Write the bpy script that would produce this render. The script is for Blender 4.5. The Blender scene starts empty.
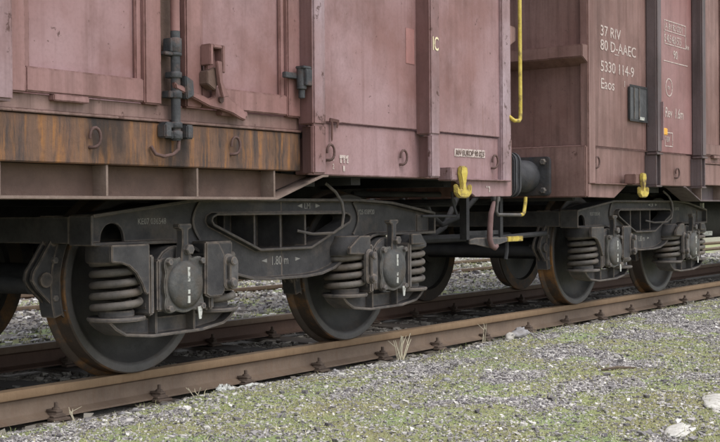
import bpy, bmesh, math, random
import numpy as np
from mathutils import Vector, Matrix
R = math.radians
random.seed(7); rng = np.random.default_rng(11)
scn = bpy.context.scene
COL = scn.collection

# ------------------------------------------------------------------ camera
cam_d = bpy.data.cameras.new('camera'); cam = bpy.data.objects.new('camera', cam_d); COL.objects.link(cam)
cam_d.sensor_width = 36.0; cam_d.lens = 1189.75/720*36; cam_d.clip_start = .05; cam_d.clip_end = 4000
def look(loc, yaw, pitch, roll):
    f = Vector((math.sin(yaw)*math.cos(pitch), math.cos(yaw)*math.cos(pitch), math.sin(pitch)))
    r = Vector((math.cos(yaw), -math.sin(yaw), 0)); u = r.cross(f)
    r2 = r*math.cos(roll)+u*math.sin(roll); u2 = -r*math.sin(roll)+u*math.cos(roll)
    m = Matrix((r2, u2, -f)).transposed().to_4x4(); m.translation = loc
    return m
cam.matrix_world = look(Vector((-4.184, -5.264, .8135)), .941255, -.0089235, -.0081888)
scn.camera = cam

# ------------------------------------------------------------------ sky, sun, exposure
w = bpy.data.worlds.new('World'); scn.world = w; w.use_nodes = True
nt = w.node_tree; nt.nodes.clear()
SUN_EL, SUN_AZ = R(58), R(184)          # azimuth clockwise from +Y: light from behind the camera, a little to its left of square-on
sky = nt.nodes.new('ShaderNodeTexSky'); sky.sky_type = 'NISHITA'; sky.sun_disc = False
sky.sun_elevation = SUN_EL; sky.sun_rotation = SUN_AZ; sky.air_density = 1.0; sky.dust_density = 2.0; sky.ozone_density = 1.0
hsv = nt.nodes.new('ShaderNodeHueSaturation'); hsv.inputs['Saturation'].default_value = .3
bg = nt.nodes.new('ShaderNodeBackground'); bg.inputs['Strength'].default_value = .15
out = nt.nodes.new('ShaderNodeOutputWorld')
nt.links.new(sky.outputs[0], hsv.inputs['Color']); nt.links.new(hsv.outputs[0], bg.inputs[0]); nt.links.new(bg.outputs[0], out.inputs[0])
sd = bpy.data.lights.new('sun', 'SUN'); sd.energy = 1.0; sd.angle = R(40); sd.color = (1, .98, .955)
so = bpy.data.objects.new('sun', sd); COL.objects.link(so)
sdir = Vector((math.sin(SUN_AZ)*math.cos(SUN_EL), math.cos(SUN_AZ)*math.cos(SUN_EL), math.sin(SUN_EL)))
so.rotation_euler = (-sdir).to_track_quat('-Z', 'Y').to_euler(); so.location = (0, -6, 20)
vs = scn.view_settings; vs.view_transform = 'Standard'; vs.look = 'None'; vs.exposure = .9; vs.gamma = 1; vs.use_curve_mapping = False

# ------------------------------------------------------------------ materials
def srgb(r, g, b):
    def c(v):
        v /= 255
        return v/12.92 if v <= .04045 else ((v+.055)/1.055)**2.4
    return (c(r), c(g), c(b), 1)
class NT:
    def __init__(s, name):
        s.m = bpy.data.materials.new(name); s.m.use_nodes = True; s.t = s.m.node_tree; s.n = s.t.nodes
        s.b = s.n['Principled BSDF']
        s.tc = s.n.new('ShaderNodeTexCoord')
    def l(s, a, b): s.t.links.new(a, b)
    def mapn(s, scale, rand=False):
        mp = s.n.new('ShaderNodeMapping'); mp.inputs['Scale'].default_value = scale
        s.l(s.tc.outputs['Object'], mp.inputs[0])
        if rand:
            oi = s.n.new('ShaderNodeObjectInfo'); sc = s.n.new('ShaderNodeVectorMath'); sc.operation = 'SCALE'
            cx = s.n.new('ShaderNodeCombineXYZ'); s.l(oi.outputs['Random'], cx.inputs[0]); s.l(oi.outputs['Random'], cx.inputs[1])
            s.l(cx.outputs[0], sc.inputs[0]); sc.inputs['Scale'].default_value = 37
            s.l(sc.outputs[0], mp.inputs['Location'])
        return mp.outputs[0]
    def noise(s, scale, detail=4, vec=None, rough=.55):
        x = s.n.new('ShaderNodeTexNoise'); x.inputs['Scale'].default_value = scale; x.inputs['Detail'].default_value = detail
        x.inputs['Roughness'].default_value = rough
        s.l(vec if vec else s.tc.outputs['Object'], x.inputs['Vector']); return x.outputs['Fac']
    def ramp(s, fac, stops, interp='LINEAR'):
        x = s.n.new('ShaderNodeValToRGB'); x.color_ramp.interpolation = interp
        e = x.color_ramp.elements
        while len(e) < len(stops): e.new(.5)
        for el, (p, c) in zip(e, stops):
            el.position = p; el.color = c if not isinstance(c, (int, float)) else (c, c, c, 1)
        s.l(fac, x.inputs[0]); return x.outputs['Color']
    def mix(s, fac, a, b, mode='MIX'):
        x = s.n.new('ShaderNodeMix'); x.data_type = 'RGBA'; x.blend_type = mode
        for sock, v in ((x.inputs[0], fac), (x.inputs[6], a), (x.inputs[7], b)):
            if isinstance(v, (int, float, tuple)): sock.default_value = v
            else: s.l(v, sock)
        return x.outputs[2]
    def math(s, op, a, b=0.0):
        x = s.n.new('ShaderNodeMath'); x.operation = op
        for sock, v in ((x.inputs[0], a), (x.inputs[1], b)):
            if isinstance(v, (int, float)): sock.default_value = v
            else: s.l(v, sock)
        return x.outputs[0]
    def edge(s, radius=.012, lo=.02, hi=.16):
        bv = s.n.new('ShaderNodeBevel'); bv.samples = 4; bv.inputs['Radius'].default_value = radius
        g = s.n.new('ShaderNodeNewGeometry'); d = s.n.new('ShaderNodeVectorMath'); d.operation = 'DOT_PRODUCT'
        s.l(bv.outputs[0], d.inputs[0]); s.l(g.outputs['Normal'], d.inputs[1])
        e = s.math('SUBTRACT', 1.0, d.outputs['Value'])
        return s.ramp(e, [(lo, 0), (hi, 1)])
    def bump(s, h, strength=.3, dist=.01):
        x = s.n.new('ShaderNodeBump'); x.inputs['Strength'].default_value = strength; x.inputs['Distance'].default_value = dist
        s.l(h, x.inputs['Height']); s.l(x.outputs[0], s.b.inputs['Normal'])
    def col(s, c):
        if isinstance(c, tuple): s.b.inputs['Base Color'].default_value = c
        else: s.l(c, s.b.inputs['Base Color'])
    def rough(s, v):
        if isinstance(v, (int, float)): s.b.inputs['Roughness'].default_value = v
        else: s.l(v, s.b.inputs['Roughness'])

def paint(name, base, alt, fade, grime, chip=.66, streak=.5, gr=.5, rough=.55):
    """weathered wagon paint: mottled tint, faded clouds, vertical grime runs, rust chips"""
    k = NT(name)
    c = k.mix(k.ramp(k.noise(1.7, 5), [(.35, 0), (.68, 1)]), base, alt)
    c = k.mix(k.ramp(k.noise(.9, 4, rough=.6), [(.42, 0), (.66, .9)]), c, fade)
    c = k.mix(k.ramp(k.noise(5.5, 6, rough=.7), [(.5, 0), (.8, .5)]), c, fade)
    c = k.mix(k.ramp(k.noise(2.6, 8, k.mapn((1, 1, .6)), .72), [(.48, 0), (.7, .62)]), c, grime)
    run = k.math('MULTIPLY', k.ramp(k.noise(1, 3, k.mapn((34, 34, 1.3)), .5), [(.62, 0), (.72, 1)]), k.ramp(k.noise(2.1, 3), [(.5, 0), (.65, 1)]))
    c = k.mix(k.math('MULTIPLY', run, .45), c, srgb(112, 74, 56))
    st = k.noise(1, 5, k.mapn((16, 16, .8)), .65)
    c = k.mix(k.ramp(st, [(streak, 0), (streak+.25, gr)]), c, grime)
    fine = k.noise(60, 3)
    c = k.mix(k.ramp(fine, [(.45, 0), (.75, .18)]), c, grime)
    ch = k.noise(9, 8, k.mapn((1, 1, .75)), .75)
    chm = k.ramp(ch, [(chip, 0), (chip+.03, .85)])
    c = k.mix(chm, c, srgb(74, 50, 44))
    sp = k.noise(38, 2, k.mapn((1, 1, .7)))
    c = k.mix(k.ramp(sp, [(.74, 0), (.77, .7)]), c, srgb(82, 58, 50))
    c = k.mix(k.math('MULTIPLY', k.edge(.010), k.ramp(k.noise(17, 5, rough=.7), [(.42, 0), (.6, .75)])), c, srgb(84, 58, 50))
    k.col(c); k.rough(k.ramp(st, [(.3, rough), (.8, rough+.2)]))
    k.b.inputs['Specular IOR Level'].default_value = .35
    k.bump(k.math('ADD', k.math('ADD', k.noise(2.4, 2), k.math('MULTIPLY', k.noise(7, 4), .25)), k.math('MULTIPLY', chm, -.1)), .55, .02)
    return k.m
M = {}
M['pink'] = paint('faded_pink_brown_paint', srgb(124, 91, 88), srgb(133, 99, 96), srgb(154, 127, 130), srgb(92, 65, 60), .645, .52, .42)
M['pink_frame'] = paint('faded_pink_frame_paint', srgb(127, 92, 88), srgb(135, 100, 96), srgb(145, 114, 113), srgb(86, 62, 56), .64, .46, .5)
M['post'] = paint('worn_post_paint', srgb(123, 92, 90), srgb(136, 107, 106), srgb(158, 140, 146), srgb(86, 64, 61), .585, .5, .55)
M['brown'] = paint('dusty_brown_red_paint', srgb(114, 84, 78), srgb(124, 94, 88), srgb(140, 112, 107), srgb(78, 57, 51), .65, .45, .55)
M['red_new'] = paint('newer_red_brown_paint', srgb(128, 90, 88), srgb(135, 97, 95), srgb(144, 111, 110), srgb(100, 74, 70), .7, .5, .4)
M['dark_post'] = paint('dark_grey_post_paint', srgb(78, 68, 69), srgb(90, 79, 80), srgb(102, 90, 92), srgb(60, 51, 50), .64, .48, .6)
def rust_band(name):
    k = NT(name)
    wob = k.noise(6, 3)
    cx = k.n.new('ShaderNodeSeparateXYZ'); k.l(k.tc.outputs['Object'], cx.inputs[0])
    xx = k.math('ADD', cx.outputs[0], k.math('MULTIPLY', wob, .035))
    cc = k.n.new('ShaderNodeCombineXYZ'); k.l(xx, cc.inputs[0]); k.l(k.math('MULTIPLY', cx.outputs[2], .10), cc.inputs[2])
    v = cc.outputs[0]
    a = k.noise(7, 6, v, .7); b = k.noise(24, 4, v, .65); d = k.noise(60, 3, v, .6)
    c = k.ramp(a, [(.3, srgb(70, 60, 56)), (.45, srgb(96, 76, 66)), (.55, srgb(112, 86, 70)), (.68, srgb(130, 92, 60))])
    c = k.mix(k.ramp(b, [(.5, 0), (.66, .7)]), c, srgb(152, 104, 58))
    c = k.mix(k.ramp(k.noise(15, 5, v, .75), [(.5, 0), (.64, .85)]), c, srgb(60, 56, 57))
    c = k.mix(k.ramp(d, [(.55, 0), (.8, .35)]), c, srgb(74, 62, 56))
    c = k.mix(k.ramp(k.noise(5.5, 7, rough=.75), [(.5, 0), (.7, .6)]), c, srgb(106, 80, 68))
    c = k.mix(k.ramp(k.noise(34, 6), [(.5, 0), (.75, .45)]), c, srgb(84, 66, 56))
    c = k.mix(k.ramp(k.noise(3.1, 5, k.mapn((1, 1, .35)), .6), [(.49, 0), (.6, .82)]), c, srgb(48, 43, 42))
    k.col(c); k.rough(.8); k.b.inputs['Specular IOR Level'].default_value = .22
    k.bump(k.noise(30, 6, rough=.7), .35, .01); return k.m
M['band'] = rust_band('rust_streaked_side_sill')
def grimy(name, a, b, rust, rough=.7, rf=.6, ra=.6, rand=True, sc=9, wear=None):
    k = NT(name); v = k.mapn((1, 1, 1), rand)
    c = k.mix(k.ramp(k.noise(sc, 6, v, .65), [(.35, 0), (.65, 1)]), a, b)
    c = k.mix(k.ramp(k.noise(sc*.6, 7, v, .7), [(rf, 0), (rf+.14, ra)]), c, rust)
    c = k.mix(k.ramp(k.noise(sc*9, 3, v), [(.5, 0), (.8, .35)]), c, a)
    if wear:
        c = k.mix(k.math('MULTIPLY', k.edge(.014), k.ramp(k.noise(26, 4, v), [(.3, .15), (.6, .85)])), c, wear)
    k.col(c); k.rough(rough); k.b.inputs['Specular IOR Level'].default_value = .3
    k.bump(k.math('ADD', k.noise(sc*5, 5, v), k.math('MULTIPLY', k.noise(sc*22, 3, v), .35)), .45, .007); return k.m
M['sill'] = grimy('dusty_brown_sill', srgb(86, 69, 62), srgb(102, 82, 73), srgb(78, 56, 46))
M['sill_lip'] = grimy('worn_sill_lip', srgb(108, 92, 84), srgb(126, 110, 102), srgb(90, 70, 58))
M['frame'] = grimy('sooty_bogie_frame', srgb(47, 46, 48), srgb(71, 69, 69), srgb(94, 85, 77), .68, .52, .6, True, 6, srgb(128, 115, 104))
M['cast'] = grimy('sooty_cast_steel', srgb(59, 58, 60), srgb(92, 89, 88), srgb(102, 92, 83), .64, .52, .65, True, 8, srgb(132, 120, 110))
M['spring'] = grimy('dusty_spring_steel', srgb(74, 70, 67), srgb(104, 98, 92), srgb(98, 86, 76), .62, .5, .65, True, 9)
M['cover'] = grimy('blue_grey_cover_paint', srgb(64, 64, 64), srgb(88, 87, 85), srgb(80, 72, 65), .6, .46, .75, True, 15, srgb(120, 116, 110))
M['post_side_shade'] = paint('shade_toned_post_side_paint', srgb(104, 75, 73), srgb(114, 84, 82), srgb(122, 96, 96), srgb(78, 56, 53), .62, .46, .6)  # darker tone puts the shade of the left-facing post returns into the colour
M['ledge'] = paint('grimy_ledge_paint', srgb(122, 94, 88), srgb(130, 102, 96), srgb(138, 114, 108), srgb(84, 66, 60), .6, .45, .7)
M['patch'] = paint('redder_touch_up_paint', srgb(152, 106, 102), srgb(156, 110, 106), srgb(160, 122, 120), srgb(120, 88, 84))
M['dark'] = grimy('black_grime', srgb(42, 42, 44), srgb(56, 55, 56), srgb(58, 50, 46), .75)
M['wheel'] = grimy('grey_wheel_steel', srgb(54, 53, 53), srgb(72, 70, 69), srgb(84, 74, 65), .55, .52, .55, True, 5)
M['rim'] = grimy('worn_rim_steel', srgb(76, 74, 73), srgb(90, 86, 84), srgb(80, 68, 58), .5, .55)
M['tread'] = grimy('rusty_wheel_tread', srgb(62, 55, 50), srgb(78, 68, 60), srgb(140, 98, 52), .6, .52, .8, True, 4)
M['buffer'] = grimy('greasy_blue_black', srgb(52, 52, 55), srgb(70, 70, 73), srgb(74, 66, 62), .55, .52, .7, True, 10)
M['lock'] = grimy('blue_grey_lock_steel', srgb(52, 53, 56), srgb(74, 74, 76), srgb(92, 72, 65), .6, .52, .8, True, 16)
M['hook_rust'] = grimy('rusty_hook_steel', srgb(72, 54, 50), srgb(96, 74, 70), srgb(60, 44, 40), .7)
M['bracket_rust'] = grimy('dark_rust', srgb(78, 54, 50), srgb(92, 66, 60), srgb(60, 42, 40), .8)
M['yellow'] = grimy('yellow_paint', srgb(178, 156, 62), srgb(196, 176, 90), srgb(96, 76, 56), .6, .5, .85, True, 20, srgb(104, 88, 70))
M['hose'] = grimy('faded_red_rubber', srgb(108, 84, 83), srgb(122, 98, 97), srgb(78, 62, 60), .75)
M['plate'] = grimy('dark_metal_mesh', srgb(64, 64, 66), srgb(82, 82, 84), srgb(92, 82, 78), .5, .6, .5, True, 14)
M['reflector'] = grimy('amber_plastic', srgb(206, 148, 40), srgb(216, 160, 52), srgb(150, 110, 50), .4)
def letter(name, c, lo=.2):
    k = NT(name); k.col(c); k.rough(.6)
    a = k.ramp(k.noise(55, 4), [(.34, lo), (.5, .9)])
    k.l(a, k.b.inputs['Alpha']); return k.m
M['white'] = letter('worn_white_lettering', srgb(190, 174, 168))
M['cream'] = letter('worn_cream_lettering', srgb(226, 214, 176))
M['greytext'] = letter('dull_grey_lettering', srgb(136, 133, 128), .6)
M['stripe'] = letter('white_mark', srgb(186, 186, 180))
def rail_mat(name, a, b, rust):
    k = NT(name)
    st = k.noise(1, 5, k.mapn((9, 2, 9)), .65)
    c = k.mix(k.ramp(st, [(.3, 0), (.7, 1)]), a, b)
    c = k.mix(k.ramp(k.noise(1, 6, k.mapn((40, 4, 4)), .7), [(.5, 0), (.75, .55)]), c, rust)
    c = k.mix(k.ramp(k.noise(140, 3), [(.4, .35), (.7, 0)]), c, a)
    k.col(c); k.rough(.72); k.b.inputs['Specular IOR Level'].default_value = .3
    k.bump(k.noise(70, 4), .25, .004); return k.m
M['rail'] = rail_mat('rusty_rail_web', srgb(102, 87, 75), srgb(124, 107, 92), srgb(104, 77, 58))
M['rail_head'] = rail_mat('worn_rail_head', srgb(126, 103, 80), srgb(142, 119, 94), srgb(114, 88, 65))
M['rail_dark'] = rail_mat('dark_rusty_rail', srgb(84, 66, 58), srgb(98, 78, 66), srgb(74, 54, 44))
M['clip'] = grimy('rusty_rail_clip', srgb(82, 70, 62), srgb(100, 86, 76), srgb(70, 55, 47), .85)
M['sleeper'] = grimy('weathered_timber', srgb(74, 66, 60), srgb(90, 82, 74), srgb(60, 54, 50), .9)
def ground_mat():
    k = NT('gravel_and_moss_soil')
    at = k.n.new('ShaderNodeAttribute'); at.attribute_name = 'moss'
    g = k.ramp(k.noise(95, 5, rough=.75), [(.3, srgb(104, 98, 92)), (.5, srgb(146, 140, 133)), (.7, srgb(180, 175, 168))])
    g = k.mix(k.ramp(k.noise(2.3, 5), [(.4, 0), (.7, .5)]), g, srgb(146, 136, 122))
    m = k.ramp(k.noise(34, 6, rough=.7), [(.3, srgb(122, 126, 86)), (.5, srgb(158, 164, 114)), (.7, srgb(184, 186, 146))])
    m = k.mix(k.ramp(k.noise(1.9, 3), [(.45, 0), (.6, .8)]), m, srgb(146, 164, 120), 'MIX')
    m = k.mix(k.ramp(k.noise(2.2, 5, rough=.65), [(.42, 0), (.6, .6)]), m, srgb(156, 146, 114))
    brk = k.math('ADD', at.outputs['Fac'], k.math('MULTIPLY', k.math('SUBTRACT', k.noise(22, 6, rough=.75), .5), 1.3))
    g = k.mix(k.ramp(k.noise(.8, 5, rough=.6), [(.54, 0), (.68, .75)]), g, srgb(116, 100, 84))
    c = k.mix(k.ramp(brk, [(.42, 0), (.62, 1)]), g, m)
    k.col(c); k.rough(.95); k.b.inputs['Specular IOR Level'].default_value = .1
    k.bump(k.noise(85, 6, rough=.7), .8, .02); return k.m
M['ground'] = ground_mat()
def island(name, stops, rough=.9, tint=None):
    k = NT(name); g = k.n.new('ShaderNodeNewGeometry')
    c = k.ramp(g.outputs['Random Per Island'], stops)
    c = k.mix(k.ramp(k.noise(120, 3), [(.4, 0), (.7, .3)]), c, srgb(110, 104, 100))
    if tint: c = k.mix(k.ramp(k.noise(2.2, 5, rough=.65), [(.42, 0), (.6, .75)]), c, tint)
    k.col(c); k.rough(rough); k.b.inputs['Specular IOR Level'].default_value = .2; return k.m
M['stones'] = island('grey_lilac_gravel', [(0, srgb(92, 88, 90)), (.25, srgb(128, 124, 125)), (.55, srgb(162, 157, 156)), (.85, srgb(190, 185, 180)), (.97, srgb(224, 220, 214))])
M['ballast'] = island('dark_ballast', [(0, srgb(76, 72, 68)), (.5, srgb(122, 116, 108)), (.9, srgb(160, 154, 144))])
M['moss'] = island('moss_tufts', [(0, srgb(110, 114, 72)), (.35, srgb(148, 156, 104)), (.7, srgb(174, 178, 130)), (1, srgb(198, 194, 158))], .95, srgb(158, 148, 112))
M['grass'] = island('dry_grass', [(0, srgb(120, 136, 84)), (.4, srgb(150, 156, 108)), (.8, srgb(186, 178, 140)), (1, srgb(206, 198, 168))])
M['straw'] = grimy('dry_stalk', srgb(186, 176, 152), srgb(204, 196, 174), srgb(150, 136, 110), .8)
M['plastic'] = grimy('dirty_white_plastic', srgb(186, 188, 184), srgb(206, 207, 202), srgb(140, 134, 122), .5, .5, .7, True, 20)
M['pale_stone'] = grimy('pale_stone', srgb(160, 155, 148), srgb(182, 178, 171), srgb(118, 112, 102), .95, .5, .7, True, 16)
M['chalk'] = grimy('chalky_stone', srgb(182, 178, 170), srgb(202, 199, 192), srgb(128, 120, 108), .95, .5, .7, True, 18)
M['grey_stone'] = grimy('grey_stone', srgb(128, 126, 128), srgb(150, 146, 146), srgb(110, 104, 96), .9, .55, .5, True, 14)
M['wood'] = grimy('dead_wood', srgb(84, 72, 62), srgb(104, 92, 80), srgb(66, 56, 48), .9)

# ------------------------------------------------------------------ mesh helpers
class MB:
    def __init__(s): s.v = []; s.f = []; s.mi = []
    def add(s, vs, fs, mi=0):
        o = len(s.v); s.v += [tuple(v) for v in vs]; s.f += [tuple(i+o for i in f) for f in fs]; s.mi += [mi]*len(fs); return s
    def box(s, x0, x1, y0, y1, z0, z1, mi=0):
        vs = [(x, y, z) for x in (x0, x1) for y in (y0, y1) for z in (z0, z1)]
        return s.add(vs, [(0, 1, 3, 2), (4, 6, 7, 5), (0, 4, 5, 1), (2, 3, 7, 6), (0, 2, 6, 4), (1, 5, 7, 3)], mi)
    def prism(s, poly, y0, y1, mi=0):                      # XZ outline pushed along Y
        n = len(poly); vs = [(x, y0, z) for x, z in poly]+[(x, y1, z) for x, z in poly]
        return s.add(vs, [tuple(range(n)), tuple(range(2*n-1, n-1, -1))]+[(i, i+n, (i+1) % n+n, (i+1) % n) for i in range(n)], mi)
    def strip(s, path, t, y0, y1, mi=0, closed=False):     # a flange: plate of thickness t following an XZ path
        P = [Vector((a, 0, b)) for a, b in path]; n = len(P); vs = []
        for i in range(n):
            a = P[(i-1) % n] if (closed or i) else P[i]; b = P[(i+1) % n] if (closed or i < n-1) else P[i]
            d = (b-a).normalized(); nn = Vector((-d.z, 0, d.x))*t/2
            for q, y in ((nn, y0), (nn, y1), (-nn, y1), (-nn, y0)): vs.append((P[i].x+q.x, y, P[i].z+q.z))
        fs = []
        for i in range(n if closed else n-1):
            j = (i+1) % n
            for k in range(4): fs.append((4*i+k, 4*i+(k+1) % 4, 4*j+(k+1) % 4, 4*j+k))
        if not closed: fs += [(0, 1, 2, 3), (4*n-1, 4*n-2, 4*n-3, 4*n-4)]
        return s.add(vs, fs, mi)
    def lathe(s, prof, c, axis='Y', n=48, mi=0, cap=True): # prof: (radius, along) round an axis through c
        vs = []; m = len(prof)
        for i in range(n):
            a = 2*math.pi*i/n
            for r, h in prof:
                p, q = r*math.cos(a), r*math.sin(a)
                d = {'Y': (p, h, q), 'Z': (p, q, h), 'X': (h, p, q)}[axis]
                vs.append((c[0]+d[0], c[1]+d[1], c[2]+d[2]))
        fs = []
        for i in range(n):
            j = (i+1) % n
            for k in range(m-1): fs.append((i*m+k, i*m+k+1, j*m+k+1, j*m+k))
        if cap:
            fs.append(tuple(i*m for i in range(n))); fs.append(tuple(i*m+m-1 for i in range(n-1, -1, -1)))
        return s.add(vs, fs, mi)
    def tube(s, pts, r, n=8, mi=0):
        P = [Vector(p) for p in pts]; rs = r if isinstance(r, (list, tuple)) else [r]*len(P)
        vs = []; up = None
        for i, p in enumerate(P):
            d = ((P[i+1] if i < len(P)-1 else P[i])-(P[i-1] if i else P[i])).normalized()
            if up is None: up = d.orthogonal().normalized()
            up = (up-d*up.dot(d)).normalized(); q = d.cross(up)
            for k in range(n):
                a = 2*math.pi*k/n; vs.append(tuple(p+(up*math.cos(a)+q*math.sin(a))*rs[i]))
        fs = []
        for i in range(len(P)-1):
            for k in range(n): fs.append((i*n+k, i*n+(k+1) % n, (i+1)*n+(k+1) % n, (i+1)*n+k))
        fs += [tuple(range(n-1, -1, -1)), tuple(range((len(P)-1)*n, len(P)*n))]
        return s.add(vs, fs, mi)
    def mesh(s, name, mats, bevel=0, seg=2, smooth=40, orig=(0, 0, 0)):
        bm = bmesh.new(); o = Vector(orig)
        V = [bm.verts.new(Vector(v)-o) for v in s.v]
        for f, mi in zip(s.f, s.mi):
            try: F = bm.faces.new([V[i] for i in f]); F.material_index = mi
            except ValueError: pass
        bmesh.ops.recalc_face_normals(bm, faces=bm.faces[:])
        if bevel:
            es = [e for e in bm.edges if len(e.link_faces) == 2 and e.calc_face_angle(0) > R(32)]
            bmesh.ops.bevel(bm, geom=es, offset=bevel, segments=seg, affect='EDGES', clamp_overlap=True)
        for f in bm.faces: f.smooth = True
        for e in bm.edges:
            if len(e.link_faces) == 2 and e.calc_face_angle(0) > R(smooth): e.smooth = False
        me = bpy.data.meshes.new(name); bm.to_mesh(me); bm.free()
        for m in (mats if isinstance(mats, (list, tuple)) else [mats]): me.materials.append(m)
        return me
def root_loc(o):
    v = Vector((0, 0, 0))
    while o: v += Vector(o.location); o = o.parent
    return v
def put(name, mb, mats, parent=None, bevel=0, seg=2, smooth=40, label=None):
    """link a mesh given in world coordinates, relative to its parent"""
    o = bpy.data.objects.new(name, mb.mesh(name, mats, bevel, seg, smooth, root_loc(parent) if parent else (0, 0, 0)))
    COL.objects.link(o); o.parent = parent
    if label: o['label'] = label
    return o
def share(name, me, parent, loc, rot=(0, 0, 0), scale=(1, 1, 1)):
    o = bpy.data.objects.new(name, me); COL.objects.link(o); o.parent = parent
    o.location = Vector(loc)-(root_loc(parent) if parent else Vector((0, 0, 0))); o.rotation_euler = rot; o.scale = scale; return o
def tag(o, label, cat=None, group=None, kind=None):
    o['label'] = label
    if cat: o['category'] = cat
    if group: o['group'] = group
    if kind: o['kind'] = kind
    return o
def empty(name, loc):
    o = bpy.data.objects.new(name, None); COL.objects.link(o); o.location = loc; o.empty_display_size = .2; return o
def text(name, s, x, y, z, h, mat, parent, sx=1.0, align='LEFT', shear=0, label=None):
    cu = bpy.data.curves.new('lettering_curve', 'FONT'); cu.body = s; cu.size = h*1.38; cu.align_x = align; cu.extrude = .0004; cu.shear = shear
    cu.resolution_u = 3; cu.offset = h*.008
    t = bpy.data.objects.new('lettering_tmp', cu); COL.objects.link(t)
    bpy.context.view_layer.update()
    me = bpy.data.meshes.new_from_object(t.evaluated_get(bpy.context.evaluated_depsgraph_get()))
    bpy.data.objects.remove(t)
    for v in me.vertices: v.co = Vector((v.co.x*sx, -v.co.z, v.co.y))
    me.materials.clear(); me.materials.append(mat); me.name = name
    o = bpy.data.objects.new(name, me); COL.objects.link(o); o.parent = parent
    o.location = Vector((x, y, z))-root_loc(parent)
    if label: o['label'] = label
    return o
def arc(cx, cz, r, a0, a1, n): return [(cx+r*math.cos(R(a0+(a1-a0)*i/n)), cz+r*math.sin(R(a0+(a1-a0)*i/n))) for i in range(n+1)]
def rrect(cx, cz, hw, hh, r, n=4):
    p = []
    for sx, sz, a in ((1, 1, 0), (-1, 1, 90), (-1, -1, 180), (1, -1, 270)):
        p += arc(cx+sx*(hw-r), cz+sz*(hh-r), r, a, a+90, n)
    return p

# ------------------------------------------------------------------ ground
def vnoise(x, y, f, seed):
    x = np.asarray(x)*f+seed*17.13; y = np.asarray(y)*f+seed*9.71
    xi = np.floor(x); yi = np.floor(y); u = x-xi; v = y-yi; u = u*u*(3-2*u); v = v*v*(3-2*v)
    def h(a, b):
        s = np.sin(a*127.1+b*311.7+seed*74.7)*43758.5453; return s-np.floor(s)
    return (h(xi, yi)*(1-u)+h(xi+1, yi)*u)*(1-v)+(h(xi, yi+1)*(1-u)+h(xi+1, yi+1)*u)*v
def fbm(x, y, f, seed, o=4): return sum(vnoise(x, y, f*2**i, seed+i)*.5**i for i in range(o))/sum(.5**i for i in range(o))
def gz(x, y):
    x = np.asarray(x, float); y = np.asarray(y, float)
    def track(c): return np.abs(y-c)
    z = -.135+.05*(fbm(x, y, .9, 3)-.5)+.032*(fbm(x, y, 4, 5)-.5)+.016*(fbm(x, y, 11, 15, 2)-.5)
    z = z-.02*np.clip((-y-1.6)/2.5, 0, 1)
    for c in (0.0,):
        d = np.abs(y-c); inn = np.clip((1.06-d)/.22, 0, 1)
        z = z*(1-inn)+inn*(-.185+.02*(fbm(x, y, 5, 8)-.5))
    far = np.clip((np.hypot(x, y)-14)/30, 0, 1)
    return z*(1-far)+far*(-.16)
def moss(x, y):
    m = .55*fbm(x*.5, y, 1.7, 21, 3)+.45*fbm(x*.6, y, 5, 31, 2)
    m = m+.07*np.clip((-np.asarray(y)-1.15)/.7, -1, 1)
    d = np.abs(np.asarray(y)); m = np.where(d < 1.0, m-.3, m); m = np.where(np.asarray(y) > 1.2, m+.08, m); m = np.where(np.asarray(y) > 6.0, .5, m)
    return np.clip((m-.5)*8+.47, 0, 1)
def axis_pts(a, b, step, far, g=1.22):
    c = list(np.arange(a, b+1e-6, step)); s = step; v = a
    lo = []
    while v > -far: s *= g; v -= s; lo.append(v)
    s = step; v = c[-1]; hi = []
    while v < far: s *= g; v += s; hi.append(v)
    return np.array(lo[::-1]+c+hi)
gx = axis_pts(-2.2, 8.0, .05, 1500); gy = axis_pts(-4.2, 2.0, .04, 1500)
X, Y = np.meshgrid(gx, gy); Z = gz(X, Y); nx, ny = len(gx), len(gy)
me = bpy.data.meshes.new('ground')
idx = np.arange(nx*ny).reshape(ny, nx)
fa = np.stack([idx[:-1, :-1], idx[:-1, 1:], idx[1:, 1:], idx[1:, :-1]], -1).reshape(-1, 4)
me.from_pydata(np.stack([X, Y, Z], -1).reshape(-1, 3).tolist(), [], fa.tolist())
at = me.attributes.new('moss', 'FLOAT', 'POINT'); at.data.foreach_set('value', moss(X, Y).reshape(-1).astype(np.float32))
me.materials.append(M['ground']); me.polygons.foreach_set('use_smooth', [True]*len(me.polygons))
go = bpy.data.objects.new('ground', me); COL.objects.link(go); go['kind'] = 'structure'; go['label'] = 'gravel ground patched with moss beside the track'

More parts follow.
